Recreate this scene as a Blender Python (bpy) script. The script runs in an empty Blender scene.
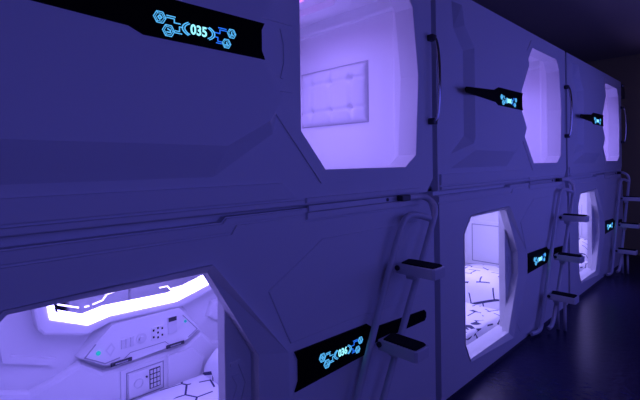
import bpy, bmesh, math
from mathutils import Vector
from mathutils.geometry import tessellate_polygon
S = bpy.context.scene
COL = S.collection
# ------------------------------------------------------------ camera, world, lights, exposure
cd = bpy.data.cameras.new('camera'); cam = bpy.data.objects.new('camera', cd); COL.objects.link(cam)
AL = math.radians(45.66)
cam.location = (0, -1.22, 1.33)
fwd = Vector((math.cos(AL), math.sin(AL), 0))
q = fwd.to_track_quat('-Z', 'Y')
cam.rotation_mode = 'QUATERNION'
from mathutils import Quaternion
cam.rotation_quaternion = q @ Quaternion((0, 0, 1), -math.radians(0.7))
cd.sensor_width = 36; cd.lens = 24.02; cd.shift_y = -38 / 640; cd.clip_start = .01
S.camera = cam
W = bpy.data.worlds.new('world'); S.world = W; W.use_nodes = True
W.node_tree.nodes['Background'].inputs[0].default_value = (.12, .10, .8, 1)
W.node_tree.nodes['Background'].inputs[1].default_value = .02
S.view_settings.view_transform = 'Standard'; S.view_settings.look = 'None'
S.view_settings.exposure = 0; S.view_settings.gamma = 1; S.view_settings.use_curve_mapping = False
VIOLET = (.138, .134, 1)

def area(name, loc, aim, sx, sy, energy, col, parent=None, spread=180):
    l = bpy.data.lights.new(name, 'AREA'); l.shape = 'RECTANGLE'; l.size = sx; l.size_y = sy
    l.energy = energy; l.color = col; l.spread = math.radians(spread)
    o = bpy.data.objects.new(name, l); COL.objects.link(o)
    o.location = loc; o.rotation_mode = 'QUATERNION'
    o.rotation_quaternion = (Vector(aim) - Vector(loc)).to_track_quat('-Z', 'Y')
    if parent: o.parent = parent; o.rotation_quaternion = (1, 0, 0, 0)      # ceiling lamps point straight down
    return o
# two added violet area lights stand in for the unbuilt row of lit pods opposite
area('corridor_fill', (3.4, -2.1, 1.35), (3.2, 0, 1.1), 4.6, 1.3, 30, VIOLET)
area('corridor_fill_near', (.4, -2.1, 1.4), (.8, 0, 1.1), 1.4, 1.3, 9, VIOLET)

# ------------------------------------------------------------ materials
def mat(name, col, rough=.5, metal=0, bump=0, bscale=60, emit=None, es=0, spec=.5, coat=0):
    m = bpy.data.materials.new(name); m.use_nodes = True
    nt = m.node_tree; b = nt.nodes['Principled BSDF']
    b.inputs['Base Color'].default_value = (*col, 1); b.inputs['Roughness'].default_value = rough
    b.inputs['Metallic'].default_value = metal; b.inputs['Specular IOR Level'].default_value = spec
    b.inputs['Coat Weight'].default_value = coat
    if emit:
        b.inputs['Emission Color'].default_value = (*emit, 1); b.inputs['Emission Strength'].default_value = es
    tc = nt.nodes.new('ShaderNodeTexCoord'); n = nt.nodes.new('ShaderNodeTexNoise')
    n.inputs['Scale'].default_value = bscale; nt.links.new(tc.outputs['Object'], n.inputs['Vector'])
    if bump:
        bp = nt.nodes.new('ShaderNodeBump'); bp.inputs['Strength'].default_value = bump; bp.inputs['Distance'].default_value = .002
        nt.links.new(n.outputs['Fac'], bp.inputs['Height']); nt.links.new(bp.outputs['Normal'], b.inputs['Normal'])
    if not emit:
        mr = nt.nodes.new('ShaderNodeMapRange'); mr.inputs[3].default_value = max(0, rough - .04); mr.inputs[4].default_value = min(1, rough + .04)
        nt.links.new(n.outputs['Fac'], mr.inputs[0]); nt.links.new(mr.outputs[0], b.inputs['Roughness'])
    return m
M = {}
M['shell'] = mat('pod_shell_plastic', (.72, .72, .74), .5, bump=.05, bscale=300, spec=.3)
M['inner'] = mat('pod_inner_plastic', (.82, .82, .84), .42, spec=.35)
M['gap'] = mat('dark_gap', (.12, .12, .13), .8)
M['gloss'] = mat('sign_black_acrylic', (.002, .002, .003), .3, spec=.06)
M['cyan'] = mat('sign_cyan_light', (0, 0, 0), emit=(.10, .50, 1), es=1.0)
M['digit'] = mat('sign_digit_light', (0, 0, 0), emit=(.30, .85, 1), es=1.3)
M['blue'] = mat('sign_blue_light', (0, 0, 0), emit=(.02, .18, 1), es=1.0)
M['led'] = mat('led_white_violet', (1, 1, 1), emit=(.31, .26, 1), es=16)
M['glowthin'] = mat('thin_glow_line', (1, 1, 1), emit=(.85, .72, 1), es=1.1)
M['pink'] = mat('led_pink', (1, 1, 1), emit=(.75, .10, .85), es=1.0)
M['green'] = mat('button_green_glow', (0, 0, 0), emit=(.02, .6, .8), es=.7)
M['chrome'] = mat('chrome', (.45, .45, .48), .15, 1)
M['dark_metal'] = mat('dark_mount', (.05, .05, .055), .4, .4)
M['tube'] = mat('ladder_white_tube', (.62, .62, .65), .3)
M['rubber'] = mat('tread_rubber', (.008, .008, .009), .8, bump=.4, bscale=200, spec=.15)
M['line'] = mat('dark_print', (.03, .03, .05), .5)
M['mirror'] = mat('mirror_glass', (.75, .75, .78), .06, 1)
M['greyplate'] = mat('grey_plate', (.35, .35, .40), .4)
M['pipe'] = mat('pad_piping_grey', (.5, .5, .55), .5)
M['leather'] = mat('tufted_leatherette', (.72, .72, .76), .4, bump=.1, bscale=120)
M['wall'] = mat('corridor_wall', (.40, .33, .16), .8, bump=.1)
M['ceil'] = mat('corridor_ceiling', (.30, .26, .22), .9, bump=.1)

def floor_mat():
    m = bpy.data.materials.new('dark_floor_tile'); m.use_nodes = True; nt = m.node_tree; b = nt.nodes['Principled BSDF']
    tc = nt.nodes.new('ShaderNodeTexCoord'); n = nt.nodes.new('ShaderNodeTexNoise'); n.inputs['Scale'].default_value = 9; n.inputs['Detail'].default_value = 5
    nt.links.new(tc.outputs['Object'], n.inputs['Vector'])
    cr = nt.nodes.new('ShaderNodeValToRGB'); cr.color_ramp.elements[0].color = (.010, .009, .035, 1); cr.color_ramp.elements[1].color = (.018, .016, .06, 1)
    nt.links.new(n.outputs['Fac'], cr.inputs[0]); nt.links.new(cr.outputs[0], b.inputs['Base Color'])
    bp = nt.nodes.new('ShaderNodeBump'); bp.inputs['Strength'].default_value = .35; bp.inputs['Distance'].default_value = .004
    n2 = nt.nodes.new('ShaderNodeTexNoise'); n2.inputs['Scale'].default_value = 22; nt.links.new(tc.outputs['Object'], n2.inputs['Vector'])
    nt.links.new(n2.outputs['Fac'], bp.inputs['Height']); nt.links.new(bp.outputs['Normal'], b.inputs['Normal'])
    b.inputs['Roughness'].default_value = .27; b.inputs['Specular IOR Level'].default_value = .18
    return m
M['floor'] = floor_mat()

def quilt_mat(name, scale, width, thr, rot, brick=False):
    """white cloth printed with broken dark circuit lines"""
    m = bpy.data.materials.new(name); m.use_nodes = True; nt = m.node_tree; b = nt.nodes['Principled BSDF']
    L = nt.links.new
    tc = nt.nodes.new('ShaderNodeTexCoord'); mp = nt.nodes.new('ShaderNodeMapping'); mp.inputs['Rotation'].default_value = rot
    mp.inputs['Scale'].default_value = (scale,) * 3; L(tc.outputs['Object'], mp.inputs[0])
    v = nt.nodes.new('ShaderNodeTexVoronoi'); v.feature = 'DISTANCE_TO_EDGE'; v.distance = 'EUCLIDEAN'; v.inputs['Randomness'].default_value = .45
    v.inputs['Scale'].default_value = 1; L(mp.outputs[0], v.inputs['Vector'])
    a = nt.nodes.new('ShaderNodeMath'); a.operation = 'LESS_THAN'; a.inputs[1].default_value = width; L(v.outputs['Distance'], a.inputs[0])
    if brick:
        bk = nt.nodes.new('ShaderNodeTexBrick'); bk.inputs['Scale'].default_value = 1; bk.inputs['Mortar Size'].default_value = width; bk.inputs['Mortar Smooth'].default_value = 0
        bk.inputs['Brick Width'].default_value = 1.3; bk.inputs['Row Height'].default_value = .75; L(mp.outputs[0], bk.inputs['Vector']); L(bk.outputs['Fac'], a.inputs[0])
        a.operation = 'GREATER_THAN'; a.inputs[1].default_value = .5
    n = nt.nodes.new('ShaderNodeTexNoise'); n.inputs['Scale'].default_value = 1.3; n.inputs['Detail'].default_value = 0; L(mp.outputs[0], n.inputs['Vector'])
    g = nt.nodes.new('ShaderNodeMath'); g.operation = 'GREATER_THAN'; g.inputs[1].default_value = thr; L(n.outputs['Fac'], g.inputs[0])
    mu = nt.nodes.new('ShaderNodeMath'); mu.operation = 'MULTIPLY'; L(a.outputs[0], mu.inputs[0]); L(g.outputs[0], mu.inputs[1])
    mx = nt.nodes.new('ShaderNodeMix'); mx.data_type = 'RGBA'; mx.inputs[6].default_value = (.85, .85, .88, 1); mx.inputs[7].default_value = (.05, .05, .12, 1)
    L(mu.outputs[0], mx.inputs[0]); L(mx.outputs[2], b.inputs['Base Color'])
    b.inputs['Roughness'].default_value = .85
    bp = nt.nodes.new('ShaderNodeBump'); bp.inputs['Strength'].default_value = .5; bp.inputs['Distance'].default_value = .01
    n2 = nt.nodes.new('ShaderNodeTexNoise'); n2.inputs['Scale'].default_value = 9; L(tc.outputs['Object'], n2.inputs['Vector'])
    L(n2.outputs['Fac'], bp.inputs['Height']); L(bp.outputs['Normal'], b.inputs['Normal'])
    return m
M['sheet'] = quilt_mat('circuit_print_sheet', 7.5, .04, .50, (.1, 0, .35))
M['duvet'] = quilt_mat('circuit_print_duvet', 6.5, .035, .44, (.2, .5, 1.45), True)
M['pillow'] = quilt_mat('circuit_print_pillow', 6.0, .03, .40, (0, .1, .2))

# ------------------------------------------------------------ mesh helpers
def front(a, b, h): return (a, -h, b)                     # plane facing the corridor, h outwards
def endw(c): return lambda a, b, h: (c - h, a, b)         # plane facing -X: a = Y, b = Z
def down(c): return lambda a, b, h: (a, b, c - h)         # plane facing down: a = X, b = Y
def up(c): return lambda a, b, h: (a, b, c + h)

class MB:
    def __init__(s): s.bm = bmesh.new()
    def merge(s, t):
        bmesh.ops.recalc_face_normals(t, faces=t.faces)
        me = bpy.data.meshes.new('t'); t.to_mesh(me); t.free(); s.bm.from_mesh(me); bpy.data.meshes.remove(me)
        return s
    def box(s, x0, x1, y0, y1, z0, z1, bev=0):
        t = bmesh.new(); bmesh.ops.create_cube(t, size=1)
        for v in t.verts:
            v.co = ((x0 + x1) / 2 + v.co.x * (x1 - x0), (y0 + y1) / 2 + v.co.y * (y1 - y0), (z0 + z1) / 2 + v.co.z * (z1 - z0))
        if bev: bmesh.ops.bevel(t, geom=t.edges[:], offset=bev, segments=3, affect='EDGES', profile=.5)
        return s.merge(t)
    def prism(s, poly, h0, h1, mp=front, holes=(), bev=0):
        t = bmesh.new(); loops = [[Vector((a, b, 0)) for a, b in lp] for lp in (poly,) + tuple(holes)]
        vs = [t.verts.new(mp(p.x, p.y, h0)) for lp in loops for p in lp]
        fs = []
        for tri in tessellate_polygon(loops):
            if (vs[tri[1]].co - vs[tri[0]].co).cross(vs[tri[2]].co - vs[tri[0]].co).length > 1e-9:
                fs.append(t.faces.new([vs[k] for k in tri]))
        d = Vector(mp(0, 0, h1)) - Vector(mp(0, 0, h0))
        r = bmesh.ops.extrude_face_region(t, geom=fs)
        nv = [g for g in r['geom'] if isinstance(g, bmesh.types.BMVert)]
        bmesh.ops.translate(t, verts=nv, vec=d)
        bmesh.ops.recalc_face_normals(t, faces=t.faces)
        if not holes: bmesh.ops.dissolve_limit(t, angle_limit=.01, verts=t.verts[:], edges=t.edges[:])
        if bev:
            ns = set(v for v in t.verts if (v.co - Vector(mp(0, 0, h1))).dot(d) > -1e-6 * d.length)
            ge = [e for e in t.edges if all(v in ns for v in e.verts) and len(e.link_faces) == 2 and e.calc_face_angle(0) > .5]
            bmesh.ops.bevel(t, geom=ge, offset=bev, segments=2, affect='EDGES', profile=.5)
        bmesh.ops.triangulate(t, faces=[f for f in t.faces if len(f.verts) > 4])
        return s.merge(t)
    def facet(s, base, top, h0, h1, mp=front):
        t = bmesh.new(); n = len(base)
        b = [t.verts.new(mp(x, z, h0)) for x, z in base]; c = [t.verts.new(mp(x, z, h1)) for x, z in top]
        for i in range(n): t.faces.new((b[i], b[(i + 1) % n], c[(i + 1) % n], c[i]))
        t.faces.new(b); t.faces.new(c); t.normal_update()
        bmesh.ops.triangulate(t, faces=[f for f in t.faces if len(f.verts) > 3])
        return s.merge(t)
    def ribbon(s, pts, w, h0, h1, mp=front, closed=False):
        P = [Vector(p) for p in pts]; n = len(P); L, R = [], []
        for i in range(n):
            a = P[i] - P[i - 1] if (i or closed) else P[1] - P[0]
            b = P[(i + 1) % n] - P[i] if (i < n - 1 or closed) else a
            a = a.normalized(); b = b.normalized(); na = Vector((-a.y, a.x)); nb = Vector((-b.y, b.x))
            m = na + nb
            m = m / max(.35, m.length_squared / 2) if m.length > 1e-4 else na
            L.append(P[i] + m * w / 2); R.append(P[i] - m * w / 2)
        t = bmesh.new()
        V = [[t.verts.new(mp(p.x, p.y, h)) for p in side] for side in (L, R) for h in (h0, h1)]
        l0, l1, r0, r1 = V
        for i in range(n if closed else n - 1):
            j = (i + 1) % n
            for qd in ((l1[i], l1[j], r1[j], r1[i]), (l0[i], r0[i], r0[j], l0[j]), (l0[i], l0[j], l1[j], l1[i]), (r0[i], r1[i], r1[j], r0[j])):
                t.faces.new(qd)
        if not closed:
            for i in (0, n - 1): t.faces.new((l0[i], l1[i], r1[i], r0[i]))
        return s.merge(t)
    def tube(s, pts, r, seg=12, smooth=3):
        P = [Vector(p) for p in pts]
        for _ in range(smooth if len(P) > 2 else 0):
            Q = [P[0]]
            for i in range(len(P) - 1):
                Q += [P[i] * .75 + P[i + 1] * .25, P[i] * .25 + P[i + 1] * .75]
            P = Q + [P[-1]]
        t = bmesh.new(); rings = []; nrm = None
        for i, p in enumerate(P):
            d = (P[min(i + 1, len(P) - 1)] - P[max(i - 1, 0)]).normalized()
            if nrm is None: nrm = d.orthogonal().normalized()
            nrm = (nrm - d * nrm.dot(d)).normalized(); bi = d.cross(nrm)
            rings.append([t.verts.new(p + (nrm * math.cos(k * math.tau / seg) + bi * math.sin(k * math.tau / seg)) * r) for k in range(seg)])
        for a, b in zip(rings, rings[1:]):
            for k in range(seg): t.faces.new((a[k], a[(k + 1) % seg], b[(k + 1) % seg], b[k])).smooth = True
        t.faces.new(rings[0]); t.faces.new(rings[-1])
        return s.merge(t)
    def build(s, name, m, parent=None, org=(0, 0, 0), smooth=False):
        if s.bm.verts: bmesh.ops.translate(s.bm, verts=s.bm.verts[:], vec=-Vector(org))
        me = bpy.data.meshes.new(name); s.bm.to_mesh(me); s.bm.free(); me.materials.append(m)
        if smooth:
            for p in me.polygons: p.use_smooth = True
        o = bpy.data.objects.new(name, me); COL.objects.link(o)
        if parent: o.parent = parent
        return o

def empty(name, loc, label, cat, group=None):
    o = bpy.data.objects.new(name, None); COL.objects.link(o); o.location = loc; o.empty_display_size = .1
    o['label'] = label; o['category'] = cat
    if group: o['group'] = group
    return o
def struct(o): o['kind'] = 'structure'; return o

def grid_cushion(mp, a0, a1, b0, b1, h0, h1, na=40, nb=24, pw=6, dimples=(), seams=()):
    """a soft rounded slab over a rectangle: thick in the middle, pulled in at buttons and seams"""
    t = bmesh.new(); top = []; bot = []
    for i in range(na + 1):
        for j in range(nb + 1):
            u, v = i / na, j / nb
            e = (1 - abs(2 * u - 1) ** pw) * (1 - abs(2 * v - 1) ** pw); e = max(0, e) ** .5
            h = h1 * e
            for du, dv in dimples: h -= .5 * h1 * math.exp(-(((u - du) * na / nb * 1.0) ** 2 + (v - dv) ** 2) / .0035)
            for k, c in seams: h -= .22 * h1 * math.exp(-((u if k == 'u' else v) - c) ** 2 / .0006)
            a = a0 + (a1 - a0) * u; b = b0 + (b1 - b0) * v
            top.append(t.verts.new(mp(a, b, max(h0 + .002, h0 + h)))); bot.append(t.verts.new(mp(a, b, h0)))
    idx = lambda i, j: i * (nb + 1) + j
    for i in range(na):
        for j in range(nb):
            t.faces.new([top[k] for k in (idx(i, j), idx(i + 1, j), idx(i + 1, j + 1), idx(i, j + 1))])
            t.faces.new([bot[k] for k in (idx(i, j), idx(i, j + 1), idx(i + 1, j + 1), idx(i + 1, j))])
    ed = [idx(i, 0) for i in range(na + 1)] + [idx(na, j) for j in range(1, nb + 1)] + [idx(i, nb) for i in range(na - 1, -1, -1)] + [idx(0, j) for j in range(nb - 1, 0, -1)]
    for k in range(len(ed)):
        a, b = ed[k], ed[(k + 1) % len(ed)]; t.faces.new((top[a], top[b], bot[b], bot[a]))
    return t

# ------------------------------------------------------------ the room
def slab(name, x0, x1, y0, y1, z0, z1, m):
    return struct(MB().box(x0, x1, y0, y1, z0, z1).build(name, m))
slab('floor', -2.6, 7.3, -2.3, 1.45, -.1, 0, M['floor'])
slab('ceiling', -2.6, 7.3, -2.3, 1.45, 2.75, 2.85, M['ceil'])
slab('wall_left', -2.6, 7.3, 1.35, 1.45, 0, 2.75, M['wall'])
slab('wall_right', -2.6, 7.3, -2.3, -2.2, 0, 2.75, M['wall'])
slab('wall_end', 7.2, 7.3, -2.2, 1.35, 0, 2.75, M['wall'])
slab('wall_near', -2.6, -2.5, -2.2, 1.35, 0, 2.75, M['wall'])

# ------------------------------------------------------------ pods
WD = 2.25
HU = [(1.43, 2.20), (1.10, 1.82), (1.10, 1.68), (1.43, 1.30), (1.99, 1.30), (2.085, 1.36), (2.115, 1.77), (2.07, 2.11), (2.0, 2.20)]
HL = [(.38, .985), (.29, .89), (.29, .24), (.35, .13), (.91, .13), (1.09, .50), (1.09, .66), (.895, .985)]

def icon(c, r, kind, parent, org, h):
    """double hexagon with a small pictogram"""
    cx, cz = c; mb = MB(); H = (h, h + .002)
    hexa = lambda rr: [(cx + rr * math.cos(math.radians(60 * k)), cz + rr * math.sin(math.radians(60 * k))) for k in range(6)]
    mb.ribbon(hexa(r), r * .12, *H, closed=True)
    mb.ribbon(hexa(r * .70), r * .07, *H, closed=True)
    for a in (0, 120, 240): mb.ribbon([(cx + f * r * math.cos(math.radians(a)), cz + f * r * math.sin(math.radians(a))) for f in (.72, .95)], r * .1, *H)
    if kind == 0: mb.ribbon([(cx - r * .3, cz), (cx, cz + r * .32), (cx + r * .3, cz), (cx, cz - r * .32)], r * .2, *H, closed=True)
    elif kind == 1: mb.ribbon([(cx - r * .35, cz - r * .25), (cx + r * .3, cz - r * .25), (cx + r * .3, cz + .1 * r), (cx - r * .2, cz + r * .3)], r * .18, *H)
    elif kind == 2: mb.ribbon([(cx, cz + r * .4), (cx, cz - r * .1), (cx + r * .3, cz - r * .3), (cx - r * .3, cz - r * .3)], r * .2, *H)
    else: mb.ribbon([(cx - r * .35, cz - r * .3), (cx + r * .35, cz - r * .3), (cx + r * .1, cz - r * .05), (cx, cz + r * .35)], r * .22, *H)
    mb.build('hexagon_icon', M['cyan'], parent, org)

def emblem(cx, cz, parent, org, w, digits, h):
    """hexagon icons, circuit links, arcs and number, as on the black sign"""
    k = w / .27; H = (h, h + .002)
    P = lambda x, z: (cx + x * k, cz + z * k)
    for (x, z, r, kd) in ((-.124, .016, .0185, 0), (-.098, -.018, .0185, 1), (.118, .016, .016, 2), (.098, -.020, .016, 3)):
        icon(P(x, z), r * k, kd, parent, org, h)
    t = .0026 * k
    for pts in ([(-.104, .020), (-.080, .020), (-.080, .009), (-.060, .009)], [(-.104, .026), (-.076, .026)],
                [(-.078, -.014), (-.064, -.014), (-.064, .000), (-.052, .000)], [(-.078, -.020), (-.056, -.020)]):
        MB().ribbon([P(*p) for p in pts], t, *H).build('circuit_line', M['cyan'], parent, org)
    for pts in ([(.100, .020), (.074, .020), (.074, .008), (.054, .008)], [(.098, .026), (.068, .026)],
                [(.080, -.018), (.066, -.018), (.066, -.006), (.054, -.006)], [(.080, -.024), (.060, -.024)]):
        MB().ribbon([P(*p) for p in pts], t, *H).build('circuit_line', M['blue'], parent, org)
    for sx in (-1, 1):
        for r, ww in ((.055, .0034), (.047, .0030)):
            arc = [P(sx * r * math.cos(math.radians(a)), r * .46 * math.sin(math.radians(a))) for a in range(-50, 51, 10)]
            MB().ribbon(arc, ww * k, *H).build('arc', M['cyan'], parent, org)
    if digits:
        cu = bpy.data.curves.new('number', 'FONT'); cu.body = digits; cu.size = .042 * k; cu.align_x = 'CENTER'; cu.align_y = 'CENTER'; cu.extrude = .0008; cu.offset = .0009
        to = bpy.data.objects.new('tmp', cu); COL.objects.link(to)
        dg = bpy.context.evaluated_depsgraph_get(); me = bpy.data.meshes.new_from_object(to.evaluated_get(dg))
        bpy.data.objects.remove(to)
        for v in me.vertices: v.co = Vector((cx + v.co.x * .90, -h - .001 - v.co.z, cz + v.co.y)) - Vector(org)
        me.materials.clear(); me.materials.append(M['digit']); no = bpy.data.objects.new('pod_number', me); COL.objects.link(no); no.parent = parent
    else:   # too far off to read: the number shows only as a small bright bar
        MB().prism([P(-.032, -.014), P(.032, -.014), P(.032, .014), P(-.032, .014)], *H).build('pod_number', M['digit'], parent, org)

def offset_poly(pts, d):
    c = Vector((sum(p[0] for p in pts) / len(pts), sum(p[1] for p in pts) / len(pts)))
    n = len(pts); out = []
    area2 = sum(pts[i][0] * pts[(i + 1) % n][1] - pts[(i + 1) % n][0] * pts[i][1] for i in range(n))
    sg = 1 if area2 > 0 else -1
    for i in range(n):
        a = (Vector(pts[i]) - Vector(pts[i - 1])).normalized(); b = (Vector(pts[(i + 1) % n]) - Vector(pts[i])).normalized()
        na = Vector((a.y, -a.x)) * sg; nb = Vector((b.y, -b.x)) * sg; m = (na + nb); m = m / (m.length_squared / 2)
        p = Vector(pts[i]) + m * d; out.append((p.x, p.y))
    return out

def bevel_ring(mb, inner, outer, hi, ho, hb):
    """picture-frame ring: outer edge at height ho, inner edge at hi, standing on hb"""
    t = bmesh.new(); n = len(inner)
    A = [t.verts.new(front(x, z, hb)) for x, z in outer]; ho = ho if isinstance(ho, list) else [ho] * n; B = [t.verts.new(front(x, z, h)) for (x, z), h in zip(outer, ho)]
    C = [t.verts.new(front(x, z, hi)) for x, z in inner]; D = [t.verts.new(front(x, z, hb)) for x, z in inner]
    for P, Q in ((A, B), (B, C), (C, D), (D, A)):
        for i in range(n): t.faces.new((P[i], P[(i + 1) % n], Q[(i + 1) % n], Q[i]))
    return mb.merge(t)

def shell(x, z0, z1, yb=1.05):
    mb = MB()
    mb.box(.0, WD, yb, 1.20, z0, z1, .01)            # back
    mb.box(.0, .06, .105, yb, z0, z1); mb.box(2.20, WD, .105, yb, z0, z1)
    mb.box(.06, 2.20, .105, yb, z1 - .06, z1); mb.box(.06, 2.20, .105, yb, z0, z0 + .06)
    return mb

def upper_pod(x0, digits, door, label, col):
    zb = 1.165; org = (0, 0, zb)
    e = empty('capsule_pod', (x0, 0, zb), label, 'sleeping pod', 'sleeping pods of the upper tier')
    fp = MB(); zt = 2.315
    out = [(0, zb), (2.19, zb), (WD, 1.235), (WD, zt), (0, zt)]
    fp.prism(out, -.038, 0, holes=(HU,))
    fp.prism([(0, zb + .02), (2.16, zb + .02), (WD, 1.27), (WD, zt), (0, zt)], -.105, -.038, holes=([(1.06, 2.20), (1.06, 1.30), (1.99, 1.30), (2.085, 1.36), (2.115, 1.77), (2.07, 2.11), (2.0, 2.20)],))
    # raised main plate with the wide slanted facet along its foot
    base = [(.12, 1.277), (.92, 1.277), (1.17, 1.43), (1.20, 1.555), (1.09, 1.68), (1.09, 1.82), (1.27, 2.04), (1.20, 2.25), (.17, 2.25), (.19, 2.09), (.30, 1.98), (.30, 1.48), (.12, 1.36)]
    top = [(.36, 1.39), (.95, 1.385), (1.12, 1.475), (1.18, 1.56), (1.083, 1.685), (1.083, 1.815), (1.24, 2.03), (1.17, 2.22), (.21, 2.22), (.24, 2.11), (.36, 2.0), (.36, 1.47), (.34, 1.43)]
    fp.facet(base, top, -.004, .046)
    # foot band and groove above the seam
    fp.prism([(0.02, 1.168), (1.30, 1.168), (1.30, 1.186), (0.02, 1.186)], 0, .016, bev=.003)
    fp.prism([(0.02, 1.194), (1.27, 1.194), (1.20, 1.255), (0.02, 1.255)], 0, .012, bev=.003)
    fp.build('front_panel', M['shell'], e, org)
    fr = MB(); o1 = offset_poly(HU, .055)
    bevel_ring(fr, HU, o1, .003, .006, -.001)
    fr.build('opening_frame', M['shell'], e, org)
    shell(x0, zb, zt).build('shell', M['inner'], e, org)
    if door:
        d = MB().prism([(1.065, 1.30), (1.345, 1.30), (1.345, 2.20), (1.065, 2.20)], -.085, -.045, bev=.003)
        do = d.build('sliding_door', M['shell'], e, org)
        for zz in (1.86, 1.60):
            MB().prism([(1.14, zz), (1.30, zz), (1.30, zz + .015), (1.14, zz + .015)], -.045, -.038).build('door_rib', M['shell'], do, org)
        MB().ribbon([(1.245, 1.84), (1.262, 1.78), (1.262, 1.71), (1.245, 1.65)], .012, -.045, -.040).build('door_pull', M['shell'], do, org)
    # black sign running into the opening frame
    sg = MB().prism([(.235, 1.735), (.25, 1.722), (.645, 1.702), (.685, 1.685), (1.098, 1.682), (1.085, 1.71), (1.085, 1.78), (1.098, 1.805), (.69, 1.803), (.62, 1.778), (.25, 1.757), (.235, 1.748)], .044, .051, bev=.0015)
    so = sg.build('sign_panel', M['gloss'], e, org)
    emblem(.850, 1.727, so, org, .262, digits, .051)
    # tufted headboard pad on the far end wall
    mp = endw(2.20)
    pd = MB(); pd.merge(grid_cushion(mp, .40, .98, 1.57, 1.93, 0, .035, 60, 36, 8, [(u, v) for u in (.2, .5, .8) for v in (.25, .75)], [('u', .2), ('u', .5), ('u', .8), ('v', .25), ('v', .75)]))
    po = pd.build('headboard_pad', M['leather'], e, org, True)
    MB().ribbon([(.397, 1.567), (.983, 1.567), (.983, 1.933), (.397, 1.933)], .005, 0, .004, mp, True).build('pad_piping', M['pipe'], po, org)
    # moulded ridges of the inner walls and ceiling cove
    cv = MB(); cv.prism([(.105, 2.18), (1.05, 2.18), (1.05, 2.28), (.105, 2.28)], 0, .02, mp, bev=.015)
    cv.prism([(.11, 1.24), (.19, 1.24), (.19, 2.255), (.11, 2.255)], 0, .05, mp, bev=.02)
    cv.ribbon([(.3, .30), (1.9, .30), (2.0, .42), (2.0, .86), (1.9, .96), (.3, .96)], .09, 0, .04, down(2.255))
    cv.build('inner_moulding', M['inner'], e, org)
    pk = MB().ribbon([(.5, .45), (1.0, .45), (1.1, .36), (1.42, .36), (1.5, .45), (1.72, .45), (1.82, .56), (1.82, .72), (1.72, .82), (.5, .82)], .022, 0, .02, down(2.255))
    pk.build('ceiling_led', M['pink'], e, org)
    # guide rail for the ladder under the opening
    MB().prism([(1.32, 1.172), (2.11, 1.172), (2.11, 1.192), (1.32, 1.192)], 0, .012, bev=.003).build('rail_cover', M['shell'], e, org)
    # chrome grab handle
    h = MB().tube([(2.228, -.028, 1.985), (2.235, -.04, 1.965), (2.238, -.05, 1.88), (2.238, -.053, 1.76), (2.238, -.05, 1.64), (2.235, -.04, 1.555), (2.228, -.028, 1.535)], .010)
    ho = h.build('grab_handle', M['chrome'], e, org)
    for zz in (1.965, 1.522): MB().box(2.205, 2.245, -.038, .0, zz, zz + .033, .006).build('handle_mount', M['dark_metal'], ho, org)
    area('pod_light', (1.2, .6, 2.22 - zb), (1.25, .62, 0), 1.4, .5, 13.5, col, e, 150)
    # bed
    b = empty('mattress', (x0 + 1.13, .58, zb + .061), label.replace('upper sleeping pod', 'thin mattress inside the upper pod'), 'mattress', 'mattresses of the upper pods')
    bo = (1.13, .58, zb + .061)
    MB().box(.07, 2.13, .12, 1.04, zb + .061, zb + .105, .015).build('cover', M['sheet'], b, bo)
    return e

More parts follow.
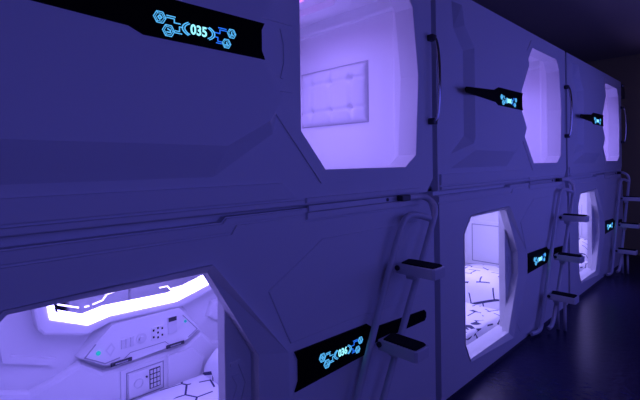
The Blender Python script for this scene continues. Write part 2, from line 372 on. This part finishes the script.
def lower_pod(x0, digits, label, col, energy, detail=True):
    zb = 0.0; org = (0, 0, 0); zt = 1.160
    e = empty('capsule_pod', (x0, 0, 0), label, 'sleeping pod', 'sleeping pods of the lower tier')
    fp = MB()
    out = [(0, .0), (WD, .0), (WD, 1.03), (WD - .01, 1.03), (2.19, 1.125), (2.17, zt), (0, zt)]
    fp.prism(out, -.045, -.032, holes=(HL,))
    fp.prism([(0, 0), (WD, 0), (WD, 1.0), (2.15, zt), (0, zt)], -.105, -.045, holes=([(.38, .98), (.29, .89), (.29, .24), (.35, .13), (1.38, .13), (1.38, .98)],))
    zt1 = [(0, 1.137), (.95, 1.137), (.965, 1.153), (2.17, 1.153), (2.19, 1.125), (WD - .01, 1.03), (WD, 1.03), (WD, 0), (0, 0)]
    fp.prism(zt1, -.034, 0, holes=(HL,))
    z2 = [(.0, 1.094), (.985, 1.094), (1.005, 1.122), (1.30, 1.122), (1.30, 1.10), (2.14, 1.10), (2.24, .98), (2.24, .03), (0, .03)]
    fp.prism([(0, 1.101), (.98, 1.101), (.998, 1.129), (1.30, 1.129), (1.30, 1.149), (.968, 1.149), (.952, 1.133), (0, 1.133)], -.002, .008, bev=.003)
    fp.prism(z2, 0, .008, holes=(offset_poly(HL, .02),))
    fp.prism([(1.21, .70), (1.13, .874), (1.40, 1.025), (2.08, 1.025), (2.20, .90), (2.20, .64), (1.70, .65), (1.66, .66), (1.23, .66)], .006, .0125, bev=.004)
    fp.prism([(1.17, .40), (1.25, .44), (1.30, .43), (1.5, .20), (1.42, .08), (1.10, .08), (1.04, .16)], .006, .0105, bev=.004)
    fp.build('front_panel', M['shell'], e, org)
    fr = MB(); bevel_ring(fr, HL, [(.372, .997), (.278, .893), (.278, .236), (.345, .118), (.945, .09), (1.205, .48), (1.205, .64), (.905, 1.01)], .003, [.010, .010, .010, .010, .026, .028, .028, .026], .0)
    fr.build('opening_frame', M['shell'], e, org)
    shell(x0, zb, zt).build('shell', M['inner'], e, org)
    # half closed sliding door, its dark outer face in the frame's shade
    d = MB().prism([(.985, .13), (1.37, .13), (1.37, .98), (.985, .98)], -.09, -.045, bev=.003)
    do = d.build('sliding_door', M['shell'], e, org)
    d = MB().ribbon([(1.005, .64), (1.04, .64), (1.07, .56), (1.04, .47), (1.005, .47)], .012, -.045, -.040)
    d.prism([(1.01, .60), (1.04, .60), (1.055, .56), (1.04, .51), (1.01, .51), (1.03, .56)], -.045, -.041)
    d.build('door_emblem', M['shell'], do, org)
    sg = MB().prism([(1.245, .475), (1.66, .485), (1.715, .515), (2.13, .505), (2.145, .52), (2.145, .545), (2.13, .56), (1.71, .585), (1.665, .615), (1.245, .625), (1.262, .59), (1.262, .51)], .009, .0155, bev=.0015)
    so = sg.build('sign_panel', M['gloss'], e, org)
    emblem(1.505, .543, so, org, .257, digits, .0155)
    # rail with screw under the seam
    r = MB().prism([(1.32, 1.108), (2.12, 1.108), (2.12, 1.136), (1.32, 1.136)], .0, .014, bev=.003)
    ro = r.build('rail_cover', M['shell'], e, org)
    MB().box(1.33, 2.10, -.010, 0, 1.138, 1.162, .002).build('guide_rail', M['tube'], e, org)
    MB().tube([(1.83, -.009, 1.150), (1.83, -.014, 1.150)], .008, 10).build('screw', M['gap'], e, org)
    # ---- inside
    Yb = 1.05; bw = lambda a, b, h: (a, Yb - h, b)
    path = [(.66, .86), (.672, .72), (.682, .655), (.825, .592), (.92, .610), (1.26, .600), (1.51, .665), (1.56, .73), (1.56, .86)]
    mi = MB().prism(path + [(1.45, .95), (.72, .95)], 0, .02, bw).build('mirror', M['mirror'], e, org)
    ld = MB().ribbon(path, .025, .02, .073, bw).build('led_strip', M['led'], e, org)
    low = [(.59, .86), (.61, .69), (.625, .61), (.65, .58), (.82, .53), (.89, .55), (.925, .56), (1.30, .55), (1.53, .61), (1.62, .70), (1.62, .86)] + path[::-1]
    MB().prism(low, 0, .07, bw, bev=.012).build('mirror_shelf', M['inner'], e, org)
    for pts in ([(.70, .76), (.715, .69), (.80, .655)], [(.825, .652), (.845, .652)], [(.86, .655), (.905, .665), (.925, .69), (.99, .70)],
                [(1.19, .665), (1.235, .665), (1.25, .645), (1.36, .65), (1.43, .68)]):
        MB().ribbon(pts, .006, .02, .024, bw).build('mirror_light_line', M['glowthin'], mi, org)  # thin glowing lines laid on the mirror face
    MB().prism([(.655, .84), (.665, .70), (.69, .66), (.715, .655), (.70, .70), (.69, .84)], .02, .024, bw).build('mirror_dark_edge', M['gloss'], mi, org)
    # wainscot mouldings round the bed
    wn = MB()
    top = [(.06, .40), (.42, .40), (.60, .335), (.70, .36), (.80, .40), (.90, .325), (1.33, .325), (1.42, .375), (1.50, .285), (1.62, .255), (1.9, .255), (2.19, .255), (2.19, .06), (.06, .06)]
    wn.prism(top, 0, .045, bw, bev=.02)
    wn.prism([(1.22, .30), (1.36, .30), (1.44, .22), (1.40, .12), (1.22, .12)], .045, .055, bw, bev=.006)
    wn.prism([(1.47, .44), (1.52, .40), (1.66, .42), (1.9, .36), (1.9, .50), (1.66, .52), (1.50, .52)], 0, .035, bw, bev=.02)
    wn.ribbon([(.30, .9), (.47, .9), (.52, .5), (.70, .43)], .03, 0, .018, bw)
    wn.build('inner_moulding', M['inner'], e, org)
    mp = endw(2.20)
    ep = MB().prism([(.45, .24), (.98, .24), (.98, .70), (.45, .70)], 0, .012, mp, bev=.006).build('end_panel', M['inner'], e, org)
    MB().ribbon([(.50, .28), (.88, .28), (.88, .66), (.50, .66)], .008, .012, .0135, mp, True).build('panel_outline', M['greyplate'], ep, org)
    if detail:
        # console under the mirror
        cons = [(.785, .425), (.90, .345), (.965, .352), (1.00, .325), (1.30, .34), (1.345, .35), (1.42, .40), (1.355, .49), (1.29, .585), (.925, .585)]
        ctop = [(.80, .425), (.905, .358), (.97, .365), (1.00, .34), (1.29, .352), (1.335, .362), (1.40, .402), (1.34, .475), (1.28, .545), (.935, .545)]
        c = MB().facet(cons, ctop, 0, .062, bw); co = c.build('console', M['inner'], e, org)
        lm = MB(); H0, H1 = .062, .064
        lm.ribbon([(.86, .475), (.812, .425), (.90, .37), (.97, .376)], .005, H0, H1, bw)
        lm.ribbon([(1.30, .50), (1.335, .46), (1.385, .402), (1.33, .37)], .004, H0, H1, bw)
        lm.ribbon([(.99, .365), (1.02, .385), (1.20, .385), (1.22, .365)], .003, H0, H1, bw)
        lm.build('console_outline', M['greyplate'], co, org)
        MB().tube([bw(.87, .43, .062), bw(.87, .43, .069)], .010, 16).build('button', M['green'], co, org)
        MB().tube([bw(1.315, .463, .062), bw(1.315, .463, .067)], .007, 16).build('button', M['green'], co, org)
        kn = MB().tube([bw(1.075, .44, .062), bw(1.075, .44, .066)], .026, 24).tube([bw(1.075, .44, .066), bw(1.075, .44, .078)], .013, 20)
        kn.build('fan_knob', M['leather'], co, org)
        MB().ribbon([(.905, .43), (.93, .455), (.945, .43), (.925, .40)], .006, H0, H1, bw, True).build('lamp_symbol', M['leather'], co, org)
        sw = MB()
        for k in range(3): sw.prism([(.975 + .022 * k, .415), (.993 + .022 * k, .415), (.993 + .022 * k, .462), (.975 + .022 * k, .462)], H0, .068, bw, bev=.002)
        sw.build('switch_row', M['leather'], co, org)
        sc = MB().prism([(1.125, .41), (1.195, .41), (1.195, .48), (1.125, .48)], H0, .066, bw, bev=.002).build('power_socket', M['inner'], co, org)
        sl = MB()
        for a, b in ((1.137, .463), (1.160, .470), (1.183, .463), (1.137, .428), (1.160, .421), (1.183, .428), (1.160, .446)):
            sl.box(a - .004, a + .004, Yb - .068, Yb - .066, b - .005, b + .005)
        sl.build('socket_hole', M['gloss'], sc, org)
        cr = MB().prism([(1.215, .42), (1.265, .42), (1.265, .51), (1.215, .51)], H0, .068, bw, bev=.002).build('card_reader', M['leather'], co, org)
        MB().prism([(1.218, .485), (1.262, .485), (1.262, .507), (1.218, .507)], .068, .070, bw).build('reader_display', M['line'], cr, org)
        for a in (.925, 1.205):
            v = MB().prism([(a, .345), (a + .10, .345), (a + .10, .362), (a, .362)], .0625, .071, bw, bev=.002)
            v.build('label_plate', M['line'], co, org)
            MB().prism([(a + .02, .350), (a + .08, .350), (a + .08, .357), (a + .02, .357)], .071, .072, bw).build('label_line', M['greyplate'], co, org)
        # safe set into the wainscot
        sf = MB().prism([(.975, .13), (1.205, .13), (1.205, .30), (.975, .30)], .045, .052, bw, bev=.002)
        s0 = sf.build('safe', M['inner'], e, org)
        MB().prism([(1.01, .150), (1.185, .150), (1.185, .275), (1.01, .275)], .052, .060, bw, bev=.003).build('safe_door', M['inner'], s0, org)
        MB().ribbon([(1.003, .143), (1.192, .143), (1.192, .282), (1.003, .282)], .004, .052, .055, bw, True).build('safe_gap', M['greyplate'], s0, org)
        MB().ribbon([(1.06 + .022 * math.cos(a * .524), .215 + .022 * math.sin(a * .524)) for a in range(12)], .005, .060, .064, bw, True).build('safe_dial', M['leather'], s0, org)
        MB().prism([(1.115, .165), (1.172, .165), (1.172, .265), (1.115, .265)], .060, .063, bw).build('keypad', M['line'], s0, org)
        kk = MB()
        for i in range(3):
            for j in range(4): kk.box(1.1185 + i * .018, 1.1315 + i * .018, Yb - .066, Yb - .063, .170 + j * .024, .188 + j * .024)
        kk.build('key', M['leather'], s0, org)
        MB().tube([bw(1.10, .235, .060), bw(1.10, .235, .066)], .005, 10).build('safe_lock', M['line'], s0, org)
    area('pod_light', (1.1, .5, 1.05), (1.1, .55, 0), 1.5, .5, energy, col, e)
    return e

def bedding(x0, px, lab):
    """sheet, folded duvet and pillow inside a lower pod"""
    o = MB(); o.merge(grid_cushion(lambda a, b, h: (a, b, .062 + h), .075, 2.185, .115, 1.0, 0, .09, 60, 30, 30))
    m = o.build('mattress', M['sheet'], None, (0, 0, .062), True); m.location = (x0, 0, .062)
    m['label'] = 'mattress under a circuit-print sheet ' + lab; m['category'] = 'mattress'; m['group'] = 'mattresses of the lower pods'
    t = grid_cushion(lambda a, b, h: (a, b, .152 + h), px, px + .46, .16, .97, 0, .21, 40, 50, 5)
    o = MB().merge(t).build('folded_duvet', M['duvet'], None, (px + .23, .56, .152), True); o.location = (x0 + px + .23, .56, .152)
    o['label'] = 'plump folded duvet with circuit print ' + lab; o['category'] = 'duvet'; o['group'] = 'folded duvets in the lower pods'
    t = grid_cushion(lambda a, b, h: (a, b, .152 + h), px + .47, min(2.18, px + .86), .20, .95, 0, .16, 40, 50, 2.5)
    o = MB().merge(t).build('pillow', M['pillow'], None, (px + .66, .56, .152), True); o.location = (x0 + px + .66, .56, .152)
    o['label'] = 'white circuit-print pillow at the head end ' + lab; o['category'] = 'pillow'; o['group'] = 'pillows in the lower pods'

def ladder(x0, label):
    e = empty('bunk_ladder', (x0 + 1.4, -.06, 0), label, 'ladder', 'ladders along the pod row')
    org = (1.4, -.06, 0); r = .0155
    MB().tube([(1.95, -.028, 1.150), (2.03, -.028, 1.152), (2.10, -.05, 1.150), (2.115, -.10, 1.10), (2.06, -.105, 1.01), (1.86, -.105, .68), (1.60, -.105, .22), (1.50, -.105, .05), (1.45, -.09, .03)], r, 14, 3).build('side_rail', M['tube'], e, org)
    MB().tube([(2.055, -.098, 1.045), (1.99, -.07, 1.07), (1.915, -.055, 1.07), (1.865, -.05, 1.0), (1.70, -.05, .66), (1.56, -.05, .36), (1.43, -.05, .09), (1.40, -.05, .03), (1.33, -.05, .025), (1.26, -.03, .025)], r, 14, 3).build('side_rail', M['tube'], e, org)
    MB().box(1.90, 1.97, -.048, -.014, 1.138, 1.166, .005).build('hook_clamp', M['dark_metal'], e, org)
    for sx, sz in ((1.815, .820), (1.675, .515), (1.51, .235)):
        b = MB().prism([(sx, -.066), (sx + .095, -.066), (sx + .105, -.10), (sx + .105, -.24), (sx + .092, -.26), (sx + .01, -.26), (sx, -.25)], 0, .046, up(sz), bev=.005)
        st = b.build('step', M['tube'], e, org)
        MB().prism([(sx + .008, -.09), (sx + .085, -.075), (sx + .095, -.105), (sx + .095, -.235), (sx + .085, -.25), (sx + .015, -.25), (sx + .008, -.243)], .046, .052, up(sz), bev=.002).build('tread_mat', M['rubber'], st, org)
        MB().tube([(sx - .008, -.075, sz + .025), (sx + .004, -.075, sz + .025)], .012, 10).build('bolt', M['dark_metal'], st, org)
        MB().box(sx + .04, sx + .08, -.13, -.09, sz - .03, sz, .004).build('bracket', M['tube'], st, org)
    for yy in (-.12, -.17):
        MB().tube([(1.57, yy, .235), (1.57, yy, .0)], .011, 10).build('foot_post', M['tube'], e, org)
    return e

VL = (.30, .22, 1); VW = (.335, .25, 1); WH = (.40, .335, 1)
X = (-.21, 2.09, 4.39)
ULAB = ['white upper sleeping pod numbered 035, nearest the camera, with grey pad inside',
        'white upper sleeping pod in the middle of the row, open between two chrome handles',
        'white upper sleeping pod at the far end of the row by the dark wall']
LLAB = ['white lower sleeping pod numbered 036 with safe and glowing mirror inside',
        'white lower sleeping pod in the middle, pillows seen through its narrow opening',
        'white lower sleeping pod at the far end, partly behind ladder steps']
BL = ['in the near lower pod 036', 'in the middle lower pod', 'in the far lower pod']
LL = ['white ladder with black treads standing at the near pod numbered 036',
      'white ladder with black treads between the middle and far lower pods',
      'white ladder with black treads at the far end against the dark wall']
ML = ['mattress hidden deep in near upper pod 035', 'mattress in middle upper pod', 'mattress in far upper pod']
for i, x0 in enumerate(X):
    upper_pod(x0, '035' if i == 0 else None, i == 0, ULAB[i], VW)
    lower_pod(x0, '036' if i == 0 else None, LLAB[i], (VL, WH, WH)[i], (6.5, 10.5, 10.5)[i], i == 0)
    bedding(x0, (1.40, 1.24, 1.24)[i], BL[i])
    ladder(x0, LL[i])
for o, l in zip([o for o in COL.objects if o.name.startswith('mattress') and o.type == 'EMPTY'], ML): o['label'] = l
# dark strips added deep between neighbouring pods, standing for shade in the gaps
for k, xs in enumerate((2.047, 4.347)):
    o = MB().box(xs, xs + .040, .11, .14, .0, 2.30).build('gap_shade_%d' % (k + 1), M['gap']); struct(o)
# small dark box with a bright spot on the end of the row
o = empty('junction_box', (6.76, -.0, 2.12), 'small dark wall box with a shiny spot at top of the far pod end', 'box')
MB().box(6.655, 6.87, -.0, .12, 2.12, 2.29, .008).build('housing', M['dark_metal'], o, (6.76, 0, 2.12))
MB().tube([(6.68, -.001, 2.27), (6.68, -.02, 2.27)], .02, 14).build('chrome_cap', M['chrome'], o, (6.76, 0, 2.12))
